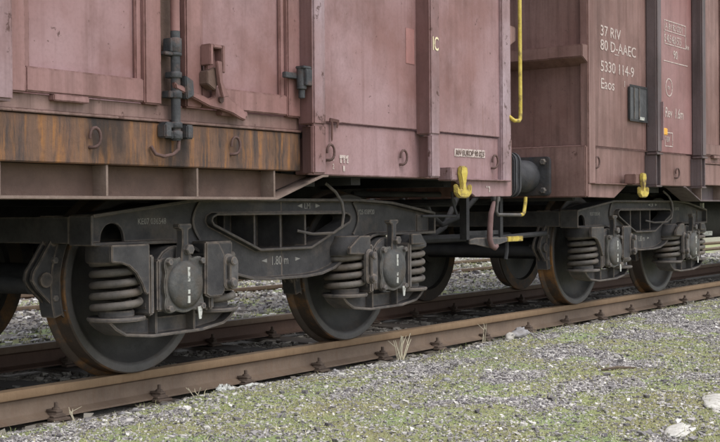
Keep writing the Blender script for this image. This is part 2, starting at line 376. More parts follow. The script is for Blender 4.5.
def scatter(n, x0, x1, y0, y1, keep, hfun=gz):
    x = rng.uniform(x0, x1, n); y = rng.uniform(y0, y1, n); k = keep(x, y); x = x[k]; y = y[k]
    return x, y, hfun(x, y)
def in_view(x, y, pad=.25):                                    # ground wedge the photograph shows, with a margin
    dx, dy = x+4.184, y+5.264
    fw = dx*math.sin(.9413)+dy*math.cos(.9413); rt = dx*math.cos(.9413)-dy*math.sin(.9413)
    return (np.abs(rt) < fw*.33+pad) & (fw > 3.9) & (fw < 26)
OCT = np.array([(a, b, c) for a in (-.72, .72) for b in (-.62, .62) for c in (-.6, .6)], float)
OF = np.array([(0, 1, 3), (0, 3, 2), (4, 6, 7), (4, 7, 5), (0, 4, 5), (0, 5, 1), (2, 3, 7), (2, 7, 6), (0, 2, 6), (0, 6, 4), (1, 5, 7), (1, 7, 3)])
def stone_mesh(name, x, y, z, size, mat, sink=.25):
    n = len(x); v = OCT[None]*rng.uniform(.55, 1.25, (n, 8, 1))+rng.normal(0, .2, (n, 8, 3))
    v *= size[:, None, None]*np.array([1, 1, .72]); a = rng.uniform(0, 6.28, n); c, s_ = np.cos(a)[:, None], np.sin(a)[:, None]
    vx = v[..., 0]*c-v[..., 1]*s_; vy = v[..., 0]*s_+v[..., 1]*c
    P = np.stack([vx+x[:, None], vy+y[:, None], v[..., 2]+(z+size*(.5-sink))[:, None]], -1)
    F = (OF[None]+np.arange(n)[:, None, None]*8).reshape(-1, 3)
    me = bpy.data.meshes.new(name); me.from_pydata(P.reshape(-1, 3).tolist(), [], F.tolist()); me.materials.append(mat)
    o = bpy.data.objects.new(name, me); COL.objects.link(o); return o
# fine gravel in front of the track
x, y, z = scatter(460000, -1.6, 9, -4.2, -.84, lambda a, b: in_view(a, b) & (rng.random(len(a)) < (1.02-.8*moss(a, b))*np.clip(6.5/np.hypot(a+4.18, b+5.26), .2, 1)))
x2, y2, z2 = scatter(14000, -1.6, 9, -4.2, -.84, lambda a, b: in_view(a, b) & (rng.random(len(a)) < (.9-.6*moss(a, b))*np.clip(6.5/np.hypot(a+4.18, b+5.26), .2, 1)))
x = np.r_[x, x2]; y = np.r_[y, y2]; z = np.r_[z, z2]; SZ = np.r_[np.minimum(np.exp(rng.normal(math.log(.0050), .36, len(x)-len(x2))), .013), np.minimum(np.exp(rng.normal(math.log(.0105), .35, len(x2))), .022)]
tag(stone_mesh('gravel', x, y, z, SZ, M['stones']), 'fine grey gravel strewn along the near side of the track', 'gravel', kind='stuff')
x, y, z = scatter(60000, -2.2, 12, -.95, 1.2, lambda a, b: (np.abs(np.abs(b)-.75) > .1))
tag(stone_mesh('ballast', x, y, z, np.exp(rng.normal(math.log(.012), .4, len(x))), M['ballast']), 'dark ballast stones lying between the running rails', 'ballast', kind='stuff')
x, y, z = scatter(42000, -2, 20, 1.0, 9, lambda a, b: in_view(a, b, .5))
tag(stone_mesh('far_gravel', x, y, z, np.exp(rng.normal(math.log(.016), .4, len(x))), M['stones']), 'pale gravel lying beyond the train', 'gravel', kind='stuff')
def blades(name, x, y, z, h, wd, lean, mat, curl=.4):
    n = len(x); a = rng.uniform(0, 6.28, n); l = rng.normal(0, lean, (n, 2)); ca, sa = np.cos(a)*wd, np.sin(a)*wd
    b0 = np.stack([x-ca, y-sa, z-.003], -1); b1 = np.stack([x+ca, y+sa, z-.003], -1)
    m0 = np.stack([x-ca*.7+l[:, 0]*h*.5, y-sa*.7+l[:, 1]*h*.5, z+h*.6], -1); m1 = np.stack([x+ca*.7+l[:, 0]*h*.5, y+sa*.7+l[:, 1]*h*.5, z+h*.6], -1)
    t = np.stack([x+l[:, 0]*h*1.3, y+l[:, 1]*h*1.3, z+h*(1-curl*rng.random(n))], -1)
    P = np.stack([b0, b1, m1, m0, t], 1).reshape(-1, 3); o5 = np.arange(n)*5
    F = [(o, o+1, o+2, o+3) for o in o5.tolist()]+[(o+3, o+2, o+4) for o in o5.tolist()]
    me = bpy.data.meshes.new(name); me.from_pydata(P.tolist(), [], F); me.materials.append(mat)
    o = bpy.data.objects.new(name, me); COL.objects.link(o); return o
x, y, z = scatter(420000, -1.6, 9, -4.2, -.9, lambda a, b: in_view(a, b) & (rng.random(len(a)) < moss(a, b)**1.5*.9*np.clip(7/np.hypot(a+4.18, b+5.26), .15, 1)))
tag(blades('moss_cover', x, y, z, rng.uniform(.003, .008, len(x)), .0017, 1.0, M['moss']), 'low yellow green moss patches among the gravel', 'moss', kind='stuff')
x, y, z = scatter(60000, -1.6, 9, -4.2, -.88, lambda a, b: in_view(a, b) & (rng.random(len(a)) < np.clip(moss(a*1.0+.3, b+.2)-.35, .02, 1)*.35*np.clip(7/np.hypot(a+4.18, b+5.26), .15, 1)))
x2, y2, z2 = scatter(2600, -1.2, 8, -1.08, -.84, lambda a, b: vnoise(a, b, 7, 4) > .62)
x = np.r_[x, x2]; y = np.r_[y, y2]; z = np.r_[z, z2]
tag(blades('grass', x, y, z, rng.uniform(.015, .045, len(x)), .0016, .7, M['grass']), 'sparse short grass blades growing through the gravel', 'grass', kind='stuff')
x, y, z = scatter(24000, -2, 18, 1.0, 8, lambda a, b: in_view(a, b, .5) & (rng.random(len(a)) < moss(a, b)))
tag(blades('far_grass', x, y, z, rng.uniform(.02, .06, len(x)), .004, .6, M['grass']), 'sparse grass growing on the ground beyond the train', 'grass', kind='stuff')

# ------------------------------------------------------------------ rails and sleepers
CLIPX = [.145+.668*k for k in range(-3, 13)]
def rail_profile(c, s):      # s: which side is the gauge face
    h = [(-.033, 0), (-.0335, -.004), (-.0335, -.034), (-.0295, -.042), (-.011, -.052), (-.0075, -.068), (-.0075, -.105), (-.012, -.122), (-.04, -.134), (-.0625, -.139), (-.0625, -.149)]
    return [(c+a, b) for a, b in h]+[(c-a, b) for a, b in h[::-1]]
def make_rail(c, x0, x1, web, head, label, clips=(), grp='rails'):
    mb = MB(); pr = rail_profile(c, 1); n = len(pr)
    N = 40; vs = []; fs = []; mi = []
    for i in range(N+1):
        xx = x0+(x1-x0)*i/N; vs += [(xx, a, b) for a, b in pr]
    for i in range(N):
        for k in range(n):
            k2 = (k+1) % n; fs.append((i*n+k, i*n+k2, (i+1)*n+k2, (i+1)*n+k)); mi.append(1 if (k in (0, 1, 2, n-1, n-2, n-3, n-4)) else 0)
    mb.add(vs, fs); mb.mi = mi
    mb.add([vs[i] for i in range(n)], [tuple(range(n))]); mb.add(vs[-n:], [tuple(range(n-1, -1, -1))])
    o = put('rail', mb, [web, head], smooth=28); tag(o, label, 'rail')
    for xx in clips:
        for sgn in (-1, 1): share('rail_clip', CLIP, o, (xx, c, -.149), (0, 0, 0 if sgn < 0 else math.pi))
    return o
k = MB()     # clip assembly: ribbed base plate, clamp, bolt, nut (outer side towards -Y)
k.box(-.07, .07, -.12, -.064, -.014, .006); k.box(-.055, .055, -.1, -.068, .006, .022)
k.prism([(-.035, .012), (.035, .012), (.03, .034), (-.03, .034)], -.1, -.035)
k.lathe([(.013, 0), (.013, .075)], (0, -.072, .02), 'Z', 8); k.lathe([(.024, 0), (.024, .03)], (0, -.072, .034), 'Z', 6); k.box(-.028, .028, -.1, -.02, .034, .05)
k.v = [(a*.68, b, c*.78) for a, b, c in k.v]
CLIP = k.mesh('rail_clip', M['clip'], .003, 1)
near_rail = make_rail(-.7525, -9, 40, M['rail'], M['rail_head'], 'rusty brown near running rail under the front wheels', CLIPX)
far_rail = make_rail(.7525, -9, 40, M['rail_dark'], M['rail'], 'dark far running rail behind the front wheels', CLIPX)
bk1 = make_rail(4.0, -9, 40, M['rail_dark'], M['rail'], 'nearer rusty rail of the empty track beyond the train')
bk2 = make_rail(5.5, -9, 40, M['rail_dark'], M['rail'], 'farther rusty rail of the empty track beyond the train')
bk1.location.z = bk2.location.z = -.075     # that track lies half buried
k = MB().box(-.13, .13, -1.3, 1.3, -.3, -.163); SL = k.mesh('sleeper', M['sleeper'], .008, 1)
for xx in CLIPX:
    o = share('sleeper', SL, None, (xx, 0, 0)); tag(o, 'dark timber sleeper half buried in ballast under both running rails', 'sleeper', 'sleepers under the train track')

# ------------------------------------------------------------------ bogie (built round its own centre, near side at -Y)
ZA = .46
def wheel_mesh():
    k = MB(); c = (0, 0, 0)                                   # near wheel: outer face towards -Y
    # tyre tread and flange
    k.lathe([(.452, -.135), (.4585, -.128), (.46, -.07), (.4635, -.04), (.474, -.032), (.487, -.02), (.489, -.011), (.482, -.001), (.455, 0), (.385, 0)], c, 'Y', 72, 0, False)
    # rim face
    k.lathe([(.452, -.135), (.425, -.136), (.414, -.132), (.405, -.122)], c, 'Y', 72, 1, False)
    # dished web and hub
    k.lathe([(.405, -.122), (.385, -.10), (.355, -.082), (.31, -.068), (.25, -.06), (.19, -.075), (.155, -.1), (.14, -.135), (.135, -.16), (.1, -.165), (.0, -.165)], c, 'Y', 72, 2, False)
    k.lathe([(.385, 0), (.37, -.03), (.3, -.036), (.18, -.03), (.13, 0), (.13, .03), (.0, .03)], c, 'Y', 72, 2, False)
    return k.mesh('wheel', [M['tread'], M['rim'], M['wheel']], 0, smooth=35)
WHEEL = wheel_mesh()
def coil_mesh(r, wr, z0, z1, turns):
    pts = []; n = int(turns*22)
    for i in range(n+1):
        a = 2*math.pi*turns*i/n; t = i/n
        e = min(1, t*turns/.75, (1-t)*turns/.75)
        pts.append((r*math.cos(a), r*math.sin(a), z0+(z1-z0)*t))
    k = MB().tube(pts, wr, 9)
    k.tube([(p[0]*.6, p[1]*.6, p[2]) for p in pts[::2]], wr*.7, 6)
    return k.mesh('coil_spring', M['spring'], 0, smooth=60)
COIL = coil_mesh(.108, .0195, .345, .60, 4.9)
HOLE = [(-.56, .80), (-.595, .785), (-.60, .765), (-.585, .745), (-.22, .605), (.22, .605), (.585, .745), (.60, .765), (.595, .785), (.56, .80)]
def frame_side(k, y0, y1, flip=1):
    """side member: web with a trapezoid opening, flanges proud of it. y0 outer"""
    bmw = bmesh.new()
    # web = outline minus hole, bridged by a cut line at the top
    yw0, yw1 = y0+.055*flip, y0+.075*flip
    # left and right halves so that the polygon with the hole stays simple
    L = [(0, .868), (-.70, .868), (-1.40, .79), (-1.40, .673), (-1.315, .673)]+arc(-1.24, .69, .072, 180, 0, 12)+[(-1.165, .673), (-.86, .674), (-.80, .664), (-.42, .49), (-.30, .462), (-.16, .452), (0, .452), (0, .605), (-.22, .605), (-.585, .745), (-.60, .765), (-.595, .785), (-.56, .80), (0, .80)]
    Rr = [(0, .868), (.68, .868), (1.02, .852), (1.50, .786), (1.50, .674), (.86, .674), (.80, .664), (.42, .49), (.30, .462), (.16, .452), (0, .452), (0, .605), (.22, .605), (.585, .745), (.60, .765), (.595, .785), (.56, .80), (0, .80)]
    bmw.free()
    k.prism(L, yw0, yw1); k.prism(Rr[::-1], yw0, yw1)
    ya, yb = y0, y0+.16*flip
    k.strip([(-1.40, .797), (-.70, .875), (.68, .875), (1.02, .859), (1.505, .792)], .016, ya, yb)           # top flange
    k.strip([(-1.40, .667), (-.86, .667), (-.80, .657), (-.42, .483), (-.30, .455), (-.16, .445), (.16, .445), (.30, .455), (.42, .483), (.80, .657), (.86, .667), (1.505, .667)], .016, ya, yb)
    k.strip(HOLE, .014, y0+.012*flip, yb-.01*flip, 0, True)
    k.box(1.499, 1.513, min(ya, yb)+.002, max(ya, yb)-.002, .66, .80)
    k.box(-1.414, -1.400, min(ya, yb)+.002, max(ya, yb)-.002, .66, .80)
    # inner box web behind, ribs seen through the opening
    k.prism(L, y0+.27*flip, y0+.285*flip); k.prism(Rr[::-1], y0+.27*flip, y0+.285*flip)
    for xx in (-.2, .02, .24): k.box(xx-.007, xx+.007, *sorted((y0+.075*flip, y0+.40*flip)), .61, .795)
    k.box(-.30, .26, *sorted((y0+.30*flip, y0+.42*flip)), .6, .8)
    # round seam where the pressed centre part is welded to the ends
def make_bogie(parent, xc):
    k = MB()
    frame_side(k, -1.075, 0); frame_side(k, 1.075, 0, -1)
    k.box(-1.398, -1.30, -1.0, 1.0, .677, .782); k.box(-1.412, -1.402, -.912, .912, .668, .795); k.box(1.36, 1.49, -1.03, 1.03, .676, .784)   # end beams
    k.box(-.26, .26, -.83, .83, .55, .86)                                                        # bolster
    k.lathe([(.2, 0), (.2, .09)], (0, 0, .86), 'Z', 20)
    bog = bpy.data.objects.new('bogie', k.mesh('bogie', M['frame'], .003, 1, 35)); COL.objects.link(bog)
    bog.parent = parent; bog.location = Vector((xc, 0, 0))-root_loc(parent)
    L = lambda n, mb, m, **kw: put_local(n, mb, m, bog, **kw)
    def put_local(n, mb, m, par, bevel=0, seg=2, smooth=40, label=None):
        o = bpy.data.objects.new(n, mb.mesh(n, m, bevel, seg, smooth)); COL.objects.link(o); o.parent = par
        if label: o['label'] = label
        return o
    near = []
    for wx in (-.9, .9):
        for sg in (1, -1):
            o = share('wheel', WHEEL, None, (wx, -.68*sg, ZA), (0, 0, 0 if sg > 0 else math.pi)); o.parent = bog
        L('axle', MB().lathe([(.085, -.69), (.08, -.4), (.08, .4), (.085, .69)], (wx, 0, ZA), 'Y', 20), M['dark'])
        # --- brake gear on the left of each wheel
        k = MB(); c = wx
        pts = arc(c, ZA, .468, 152, 196, 8)+arc(c, ZA, .525, 196, 152, 8)
        k.prism(pts, -.80, -.70); L('brake_shoe', k, M['frame'], bevel=.004)
        k = MB(); pl = [(c-.50, .70), (c-.425, .70), (c-.44, .60), (c-.46, .50), (c-.43, .36), (c-.36, .29), (c-.385, .275), (c-.47, .34), (c-.60, .46), (c-.625, .50), (c-.615, .54), (c-.57, .60)]
        k.prism(pl, -.79, -.765); k.prism(pl, -.735, -.715); k.box(c-.51, c-.44, -.80, -.70, .66, .80)
        L('brake_hanger', k, M['frame'], bevel=.004)
        k = MB().lathe([(.03, -.05), (.03, .09)], (c-.56, -.76, .5), 'Y', 12); k.lathe([(.036, 0), (.036, .02)], (c-.56, -.815, .5), 'Y', 12)
        for zz, dx in ((.59, -.5), (.41, -.5), (.35, -.43)): share('bolt', BOLT, None, (c+dx, -.79, zz)).parent = bog
        L('brake_pin', k, M['frame'], bevel=.003)
        L('brake_beam', MB().lathe([(.04, -.72), (.046, -.3), (.046, .3), (.04, .72)], (c-.57, 0, .47), 'Y', 14), M['dark'])
        # --- axle box
        k = MB(); k.box(c-.155, c+.155, -1.13, -.86, .335, .585); k.prism(arc(c, .50, .15, 0, 180, 10), -1.10, -.88)
        for s in (-1, 1):
            k.box(c+s*.205-.016, c+s*.205+.016, -1.145, -.9, .325, .61)          # upright guide plates
            k.box(c+s*.175-.02, c+s*.175+.02, -1.07, -.92, .34, .59)
        L('axle_box', k, M['cast'], bevel=.008)
        k = MB(); k.prism([(c+(.137+.04*max(0, math.cos(4*R(a)+math.pi))**1.5)*math.cos(R(a)), ZA+(.137+.04*max(0, math.cos(4*R(a)+math.pi))**1.5)*math.sin(R(a))) for a in range(0, 360, 5)], -1.158, -1.128); L('axle_box_cover', k, M['cover'], bevel=.005)
        k = MB(); k.lathe([(.118, 0), (.116, -.012), (.098, -.024), (.06, -.03), (0.0, -.031)], (c, -1.156, ZA), 'Y', 36, 0, False); L('axle_cap', k, M['cover'], smooth=50)
        for sx in (-1, 1):
            for sz in (-1, 1):
                bo = share('bolt', BOLT, None, (c+sx*.112, -1.158, ZA+sz*.112)); bo.parent = bog
        k = MB(); k.box(c-.01, c+.005, -1.1885, -1.18, ZA+.015, ZA+.085); k.box(c-.01, c+.005, -1.1885, -1.18, ZA-.09, ZA-.055); k.box(c-.01, c+.005, -1.1885, -1.18, ZA-.045, ZA-.025)
        L('paint_mark', k, M['stripe'])
        k = MB(); k.prism([(c+.075, .345), (c+.11, .35), (c+.098, .285), (c+.083, .285)], -1.172, -1.168); L('tag', k, M['stripe'], label='small white tag wired to the axle box')
        # --- saddle under the box: seats, belly web, belly flange
        k = MB()
        for s in (-1, 1):
            k.lathe([(.125, .30), (.138, .306), (.138, .322)], (c+s*.325, -1.025, 0), 'Z', 28)
            k.lathe([(.085, 0), (.085, .03)], (c+s*.325, -1.025, .322), 'Z', 20)
            k.strip([(c+s*.19, .32), (c+s*.215, .36), (c+s*.205, .42)], .02, -1.12, -.93)
        k.prism([(c-.42, .30), (c-.33, .245), (c-.16, .225), (c+.18, .228), (c+.34, .25), (c+.42, .30)], -1.04, -1.01)
        k.strip([(c-.43, .305), (c-.39, .27), (c-.33, .238), (c-.16, .218), (c+.18, .221), (c+.34, .243), (c+.39, .27), (c+.43, .305)], .014, -1.10, -.95)
        for xx in (-.13, .13): k.box(c+xx-.006, c+xx+.006, -1.095, -1.04, .226, .34)
        L('axle_box_saddle', k, M['cast'], bevel=.004)
        # --- springs
        for s in (-1, 1):
            o = share('coil_spring', COIL, None, (c+s*.325, -1.025, 0), (0, 0, 0 if s < 0 else 1.1)); o.parent = bog
        # --- stop lug on the frame
        k = MB(); k.prism([(c-.045, .755), (c+.045, .755), (c+.045, .735), (c+.02, .728), (c+.02, .66), (c+.028, .60), (c+.028, .545), (c-.028, .545), (c-.028, .60), (c-.02, .66), (c-.02, .728), (c-.045, .735)], -1.165, -1.12)
        L('stop_lug', k, M['frame'], bevel=.004)
        bo = share('bolt', BOLT, None, (c+.01, -1.165, .63), (0, 0, 0), (1.6, 1.4, 1.6)); bo.parent = bog
        # --- spring caps / horns below the frame
        def horn(s, lo):
            k = MB(); a = c+s*.325
            P = lambda q: [(a+s*(u), v) for u, v in q]
            k.lathe([(.138, .575), (.142, .59), (.142, .664)], (a, -1.025, 0), 'Z', 28)
            fr = P([(.165, .664), (.165, .585), (.11, .58), (.06, .565), (.015, .53), (-.02, .48), (-.04, .435), (-.055, .425), (-.07, .44), (-.07, .664)])
            k.prism(fr, -1.182, -1.158); k.box(*sorted((a-s*.05, a-s*.07)), -1.158, -1.06, .60, .664)
            return k
        def block(s):
            k = MB(); a = c+s*.325
            a -= .115; k.prism([(a-.085, .664), (a-.09, .40), (a-.06, .385), (a+.03, .385), (a+.055, .41), (a+.055, .60), (a+.01, .664)], -1.182, -1.158); k.box(a-.02, a+.14, -1.157, -.92, .41, .664)
            return k
        def cap(s):
            k = MB(); a = c+s*.325
            k.lathe([(.132, .545), (.135, .55), (.135, .60), (.09, .655), (.09, .664)], (a, -1.025, 0), 'Z', 28)
            k.prism([(a-.14, .56), (a+.0, .555), (a+.04, .53), (a+.06, .53), (a+.06, .664), (a-.04, .664), (a-.14, .60)], -1.175, -1.15)
            return k
        def small_cap(s):
            k = MB(); a = c+s*.325
            k.lathe([(.13, .575), (.135, .585), (.135, .60), (.10, .664)], (a, -1.025, 0), 'Z', 28)
            k.prism([(a-.13, .664), (a-.13, .60), (a+.02, .60), (a-.03, .664)], -1.165, -1.14)
            return k
        def link(xx, z0, z1):
            k = MB(); k.prism(rrect(xx, (z0+z1)/2, .036, (z1-z0)/2, .03), -1.19, -1.165); k.prism(rrect(xx+.012, (z0+z1)/2-.01, .03, (z1-z0)/2-.01, .026), -1.215, -1.195)
            for zz in (z0+.035, z1-.035): k.lathe([(.022, 0), (.022, .09)], (xx, -1.228, zz), 'Y', 12)
            return k
        if wx < 0:
            L('spring_horn', horn(-1, 0), M['frame'], bevel=.004); L('spring_block', block(1), M['frame'], bevel=.008); L('swing_link', link(c+.285, .42, .60), M['cast'], bevel=.004)
        else:
            L('spring_cap', cap(-1), M['frame'], bevel=.004); L('spring_cap', small_cap(1), M['frame'], bevel=.004); L('swing_link', link(c-.29, .38, .585), M['cast'], bevel=.004)
    for xx, s in ((-.66, -1), (.66, 1)):
        k = MB(); k.strip([(xx, .862)]+[(xx+s*.05*math.sin(R(a)), .862-.19*a/180) for a in range(20, 181, 20)], .012, -1.033, -1.012); L('weld_seam', k, M['frame'])
    # cable looped through the opening
    k = MB(); P = [(.30, -1.10, .97), (.35, -1.135, .92), (.39, -1.15, .86), (.405, -1.15, .79), (.40, -1.14, .72), (.36, -1.11, .685), (.28, -1.02, .68), (.2, -.97, .70)]
    k.tube(P, .009, 7); L('cable', k, M['cast'])
    # lettering on the side member
    text('lettering', '1.80 m', xc-.095, -1.0215, 0.518, .05, M['greytext'], bog, .8, label='painted wheelbase figure 1.80 m')
    for sx, a in ((-1, -.145), (1, .135)):
        k = MB(); k.add([(a+sx*.028, -1.0218, .543), (a-sx*.018, -1.0218, .554), (a-sx*.018, -1.0218, .532)], [(0, 1, 2)]); L('arrow_mark', k, M['greytext'])
    text('lettering', 'LM', xc+.20, -1.0215, .826, .034, M['greytext'], bog, 1)
    for sx, a in ((-1, .165), (1, .325)):
        k = MB(); k.add([(a+sx*.025, -1.0218, .842), (a-sx*.02, -1.0218, .855), (a-sx*.02, -1.0218, .83)], [(0, 1, 2)]); L('arrow_mark', k, M['greytext'])
    text('lettering', 'KE07 036548', xc-1.08, -1.0215, .755, .030, M['greytext'], bog, .85)
    text('lettering', 'Y25 038920', xc+.72, -1.0215, .79, .030, M['greytext'], bog, .85)
    return bog
M['hole'] = grimy('black_recess', srgb(30, 30, 32), srgb(36, 36, 38), srgb(34, 32, 32), .9)
BOLT = MB().lathe([(.017, 0), (.017, -.016), (.014, -.02)], (0, 0, 0), 'Y', 6).mesh('bolt', M['cast'], 0, smooth=30)
HOOK = MB().tube([(-.02, .004, -.05), (-.012, -.03, -.052)]+[(.034*math.sin(R(a)), -.034-.008*math.sin(R(a)), .048*-math.cos(R(a))) for a in range(10, 281, 27)], [.009]*13, 8)
HOOK.add([], []); HOOK = HOOK.mesh('rope_hook', M['hook_rust'], 0, smooth=60)

# ------------------------------------------------------------------ wagons
PAN, BANDY, POSTY = -1.350, -1.336, -1.45
def make_wagon(end, d, xb, label, mp, p1, side_mat, post_mat, mid_mat, ret):
    """end: x of the coupled end; d: +1 if the wagon runs towards +X; mp / p1: distance of middle post / doorway post from the end"""
    W = empty('freight_wagon', (xb, 0, 0)); tag(W, label, 'freight wagon')
    X = lambda s: end+d*s
    LEN = 12.7; TOP = 3.15
    def bx(k, s0, s1, y0, y1, z0, z1, mi=0):
        a, b = sorted((X(s0), X(s1))); return k.box(a, b, y0, y1, z0, z1, mi)
    def P(n, k, m, par=W, **kw): return put(n, k, m, par, **kw)
    A = d < 0
    # --- hull: floor, far side, ends
    P('floor', bx(MB(), .03, LEN-.03, -1.30, 1.30, 1.20, 1.235), M['dark'])
    P('far_side_wall', bx(MB(), .0, LEN, 1.30, 1.335, 1.0, TOP), side_mat)
    P('far_end_wall', bx(MB(), LEN-.05, LEN, -1.33, 1.295, .9, TOP), side_mat)
    k = bx(MB(), 0.03, .06, -1.295, 1.295, 1.30, TOP)
    EW = P('end_wall', k, side_mat)
    for z in (1.9, 2.62):                                                   # hat ribs across the end wall
        q = MB(); xs = [X(.03), X(-.085), X(-.085), X(.03)]; zs = [z, z+.055, z+.15, z+.155]
        q.prism(list(zip(xs, zs)), -1.365, 1.365); P('end_rib', q, M['brown'], EW, bevel=.006)
    k = bx(MB(), -.03, .05, -1.36, 1.36, .90, 1.29); P('headstock', k, M['brown'], bevel=.008)
    for yy in (-.55, .55): P('end_post', bx(MB(), -.05, .03, yy-.06, yy+.06, 1.29, TOP), M['brown'], EW, bevel=.006)
    # --- underframe
    k = MB(); bx(k, .05, LEN-.05, -.2, -.14, .86, 1.2); bx(k, .05, LEN-.05, .14, .2, .86, 1.2); bx(k, .05, LEN-.05, -.22, .22, .85, .862)
    P('centre_sill', k, M['dark'])
    k = MB()
    for s in np.arange(.5, LEN, 1.0): bx(k, s, s+.09, -1.2, 1.2, .96, 1.199)
    P('cross_member', k, M['dark'])
    k = MB(); bx(k, .05, LEN, 1.22, 1.24, .88, 1.2); bx(k, .05, LEN, 1.14, 1.3, .862, .88); P('far_sill', k, M['dark'])
    k = MB(); bx(k, .05, p1+.1, -1.22, -1.20, 1.0, 1.2); P('sill_backing', k, M['dark'])
    bs = abs(xb-end); k = MB(); bx(k, bs-.2, bs+.2, -1.1, 1.1, .95, 1.2); P('bolster', k, M['dark'])
    # --- end bays: sheet, lower plate, posts
    k = bx(MB(), .10, mp+.05, PAN, PAN+.02, 1.293, TOP); P('side_panel', k, side_mat, bevel=.003)
    k = bx(MB(), mp+.05, p1+.05, PAN, PAN+.02, 1.293, TOP); P('side_panel', k, mid_mat, bevel=.003)
    k = bx(MB(), .10, p1+.02, BANDY, -1.25, 1.005, 1.287); P('lower_side_plate', k, side_mat, bevel=.005)
    pl = [(X(0.0), 1.0), (X(.0), .90), (X(.47), .895), (X(.72), 1.0)]; k = MB(); k.prism(pl, -1.366, -1.346)
    k.box(*sorted((X(0.05), X(.75))), -1.40, -1.366, 1.0, 1.008); P('corner_skirt', k, side_mat, bevel=.003)
    k = bx(MB(), 0, .125, -1.372, -1.3, .998, TOP); P('corner_post', k, M['post'] if A else side_mat, bevel=.008)
    for s0 in (mp, p1):
        if A:
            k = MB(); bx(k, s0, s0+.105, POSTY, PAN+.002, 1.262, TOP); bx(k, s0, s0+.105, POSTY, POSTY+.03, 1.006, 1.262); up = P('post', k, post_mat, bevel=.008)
            q = MB(); bx(q, s0+.1052, s0+.109, POSTY+.008, PAN-.001, 1.268, TOP-.01); P('post_side_shade', q, M['post_side_shade'], up)  # thin darker skin on the return, its shade painted in
            q = MB(); bx(q, s0+.006, s0+.06, POSTY+.03, BANDY, 1.012, 1.256); P('post_foot', q, M['post_side_shade'], up)
        else:
            k = MB(); bx(k, s0, s0+.105, POSTY, PAN+.002, 1.275, TOP); up = P('post', k, post_mat, bevel=.012)
            q = MB(); bx(q, s0-.015, s0+.12, POSTY-.004, PAN-.01, 1.258, 1.274); P('post_ledge', q, ret, up, bevel=.003)
            q = MB(); bx(q, s0, s0+.02, POSTY+.012, BANDY, 1.005, 1.257); bx(q, s0+.085, s0+.105, POSTY+.012, BANDY, 1.005, 1.257); bx(q, s0+.02, s0+.085, POSTY+.05, BANDY, 1.005, 1.257)
            bx(q, s0-.01, s0+.115, POSTY+.006, BANDY, .988, 1.004); P('post_foot', q, post_mat, up, bevel=.004)
    # --- doorway: rust streaked sill, recess with ribs, doors
    D0 = p1+.105; DL = 1.86; rest = LEN-.1
    k = MB(); bx(k, D0-.02, rest, -1.342, -1.25, 1.022, 1.218); P('rusty_side_sill', k, M['band'] if A else side_mat, bevel=.004, label='side sill streaked with orange rust and black grime' if A else None)
    k = MB(); k.prism([(X(D0-.02), 1.222), (X(D0-.02), 1.235), (X(rest), 1.235), (X(rest), 1.222)], -1.352, -1.3); bx(k, D0-.02, rest, -1.334, -1.26, 1.235, 1.30); P('door_ledge', k, M['ledge'] if A else side_mat, bevel=.003)
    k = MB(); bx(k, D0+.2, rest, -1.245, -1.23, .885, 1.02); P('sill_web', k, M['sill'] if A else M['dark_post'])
    s_end = D0-.10 if A else D0-.1
    k = MB(); k.strip([(X(rest), .878), (X(D0+.16), .878), (X(D0-.22), 1.0), (X(D0-.27), 1.003)], .014, -1.335, -1.15); P('sill_flange', k, M['sill_lip'] if A else M['dark_post'], bevel=.002)
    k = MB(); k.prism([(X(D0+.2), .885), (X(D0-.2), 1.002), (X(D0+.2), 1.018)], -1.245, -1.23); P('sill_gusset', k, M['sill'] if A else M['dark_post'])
    for j in range(10):
        s = D0+.175+.562*j
        if s < rest: P('sill_rib', bx(MB(), s, s+.012, -1.332, -1.245, .886, 1.02), M['sill_lip'])
    def leaf(s0, s1, lockside):
        """one door leaf between s0 < s1; lockside: s nearest the lock"""
        k = MB(); bx(k, s0+.02, s1-.02, -1.322, -1.306, 1.31, TOP-.05); D = P('door', k, M['pink'] if A else side_mat)
        f = M['pink_frame'] if A else side_mat
        for n, a, b in (('door_stile', s0, s0+.105), ('door_stile', s1-.105, s1)): P(n, bx(MB(), a, b, -1.365, -1.323, 1.298 if n else 0, TOP-.04), f, D, bevel=.007)
        for a, b in ((s0+.105, s0+.14), (s1-.14, s1-.105)): P('stile_fold', bx(MB(), a, b, -1.343, -1.323, 1.40, TOP-.06), f, D, bevel=.005)
        P('door_bottom_rail', bx(MB(), s0+.106, s1-.106, -1.361, -1.323, 1.305, 1.408), f, D, bevel=.006)
        P('door_top_rail', bx(MB(), s0+.106, s1-.106, -1.361, -1.323, TOP-.14, TOP-.04), f, D, bevel=.006)
        m = (s0+s1)/2
        for q, wd in ((m+.0, .19),): P('door_shoe', bx(MB(), q, q+wd, -1.369, -1.33, 1.276, 1.304), f, D, bevel=.004)
        return D
    d1 = leaf(D0+.0, D0+.845, 1); d2 = leaf(D0+1.0, D0+DL, 0)
    P('side_panel', bx(MB(), D0+DL+.1, rest, PAN, PAN+.02, 1.301, TOP), side_mat)
    for s0 in list(np.arange(D0+DL, rest, 1.05)): P('post', bx(MB(), s0+.02, s0+.12, POSTY, PAN, 1.25, TOP), post_mat, bevel=.012)
    # lock: two rods, clamps, catch
    sL = D0+.925; xl = X(sL)
    k = bx(MB(), sL-.08, sL+.08, -1.318, -1.3, 1.30, TOP); P('lock_backing', k, M['sill'])
    k = MB().tube([(xl, -1.375, 1.14), (xl, -1.375, 1.64)], .0225, 14); lk = P('lock_rod', k, M['lock'], label='blue grey vertical door locking rod' if A else None)
    P('rod_upper', MB().tube([(xl, -1.375, 1.641), (xl, -1.375, 3.0)], .022, 14), M['pink_frame'] if A else side_mat, lk)
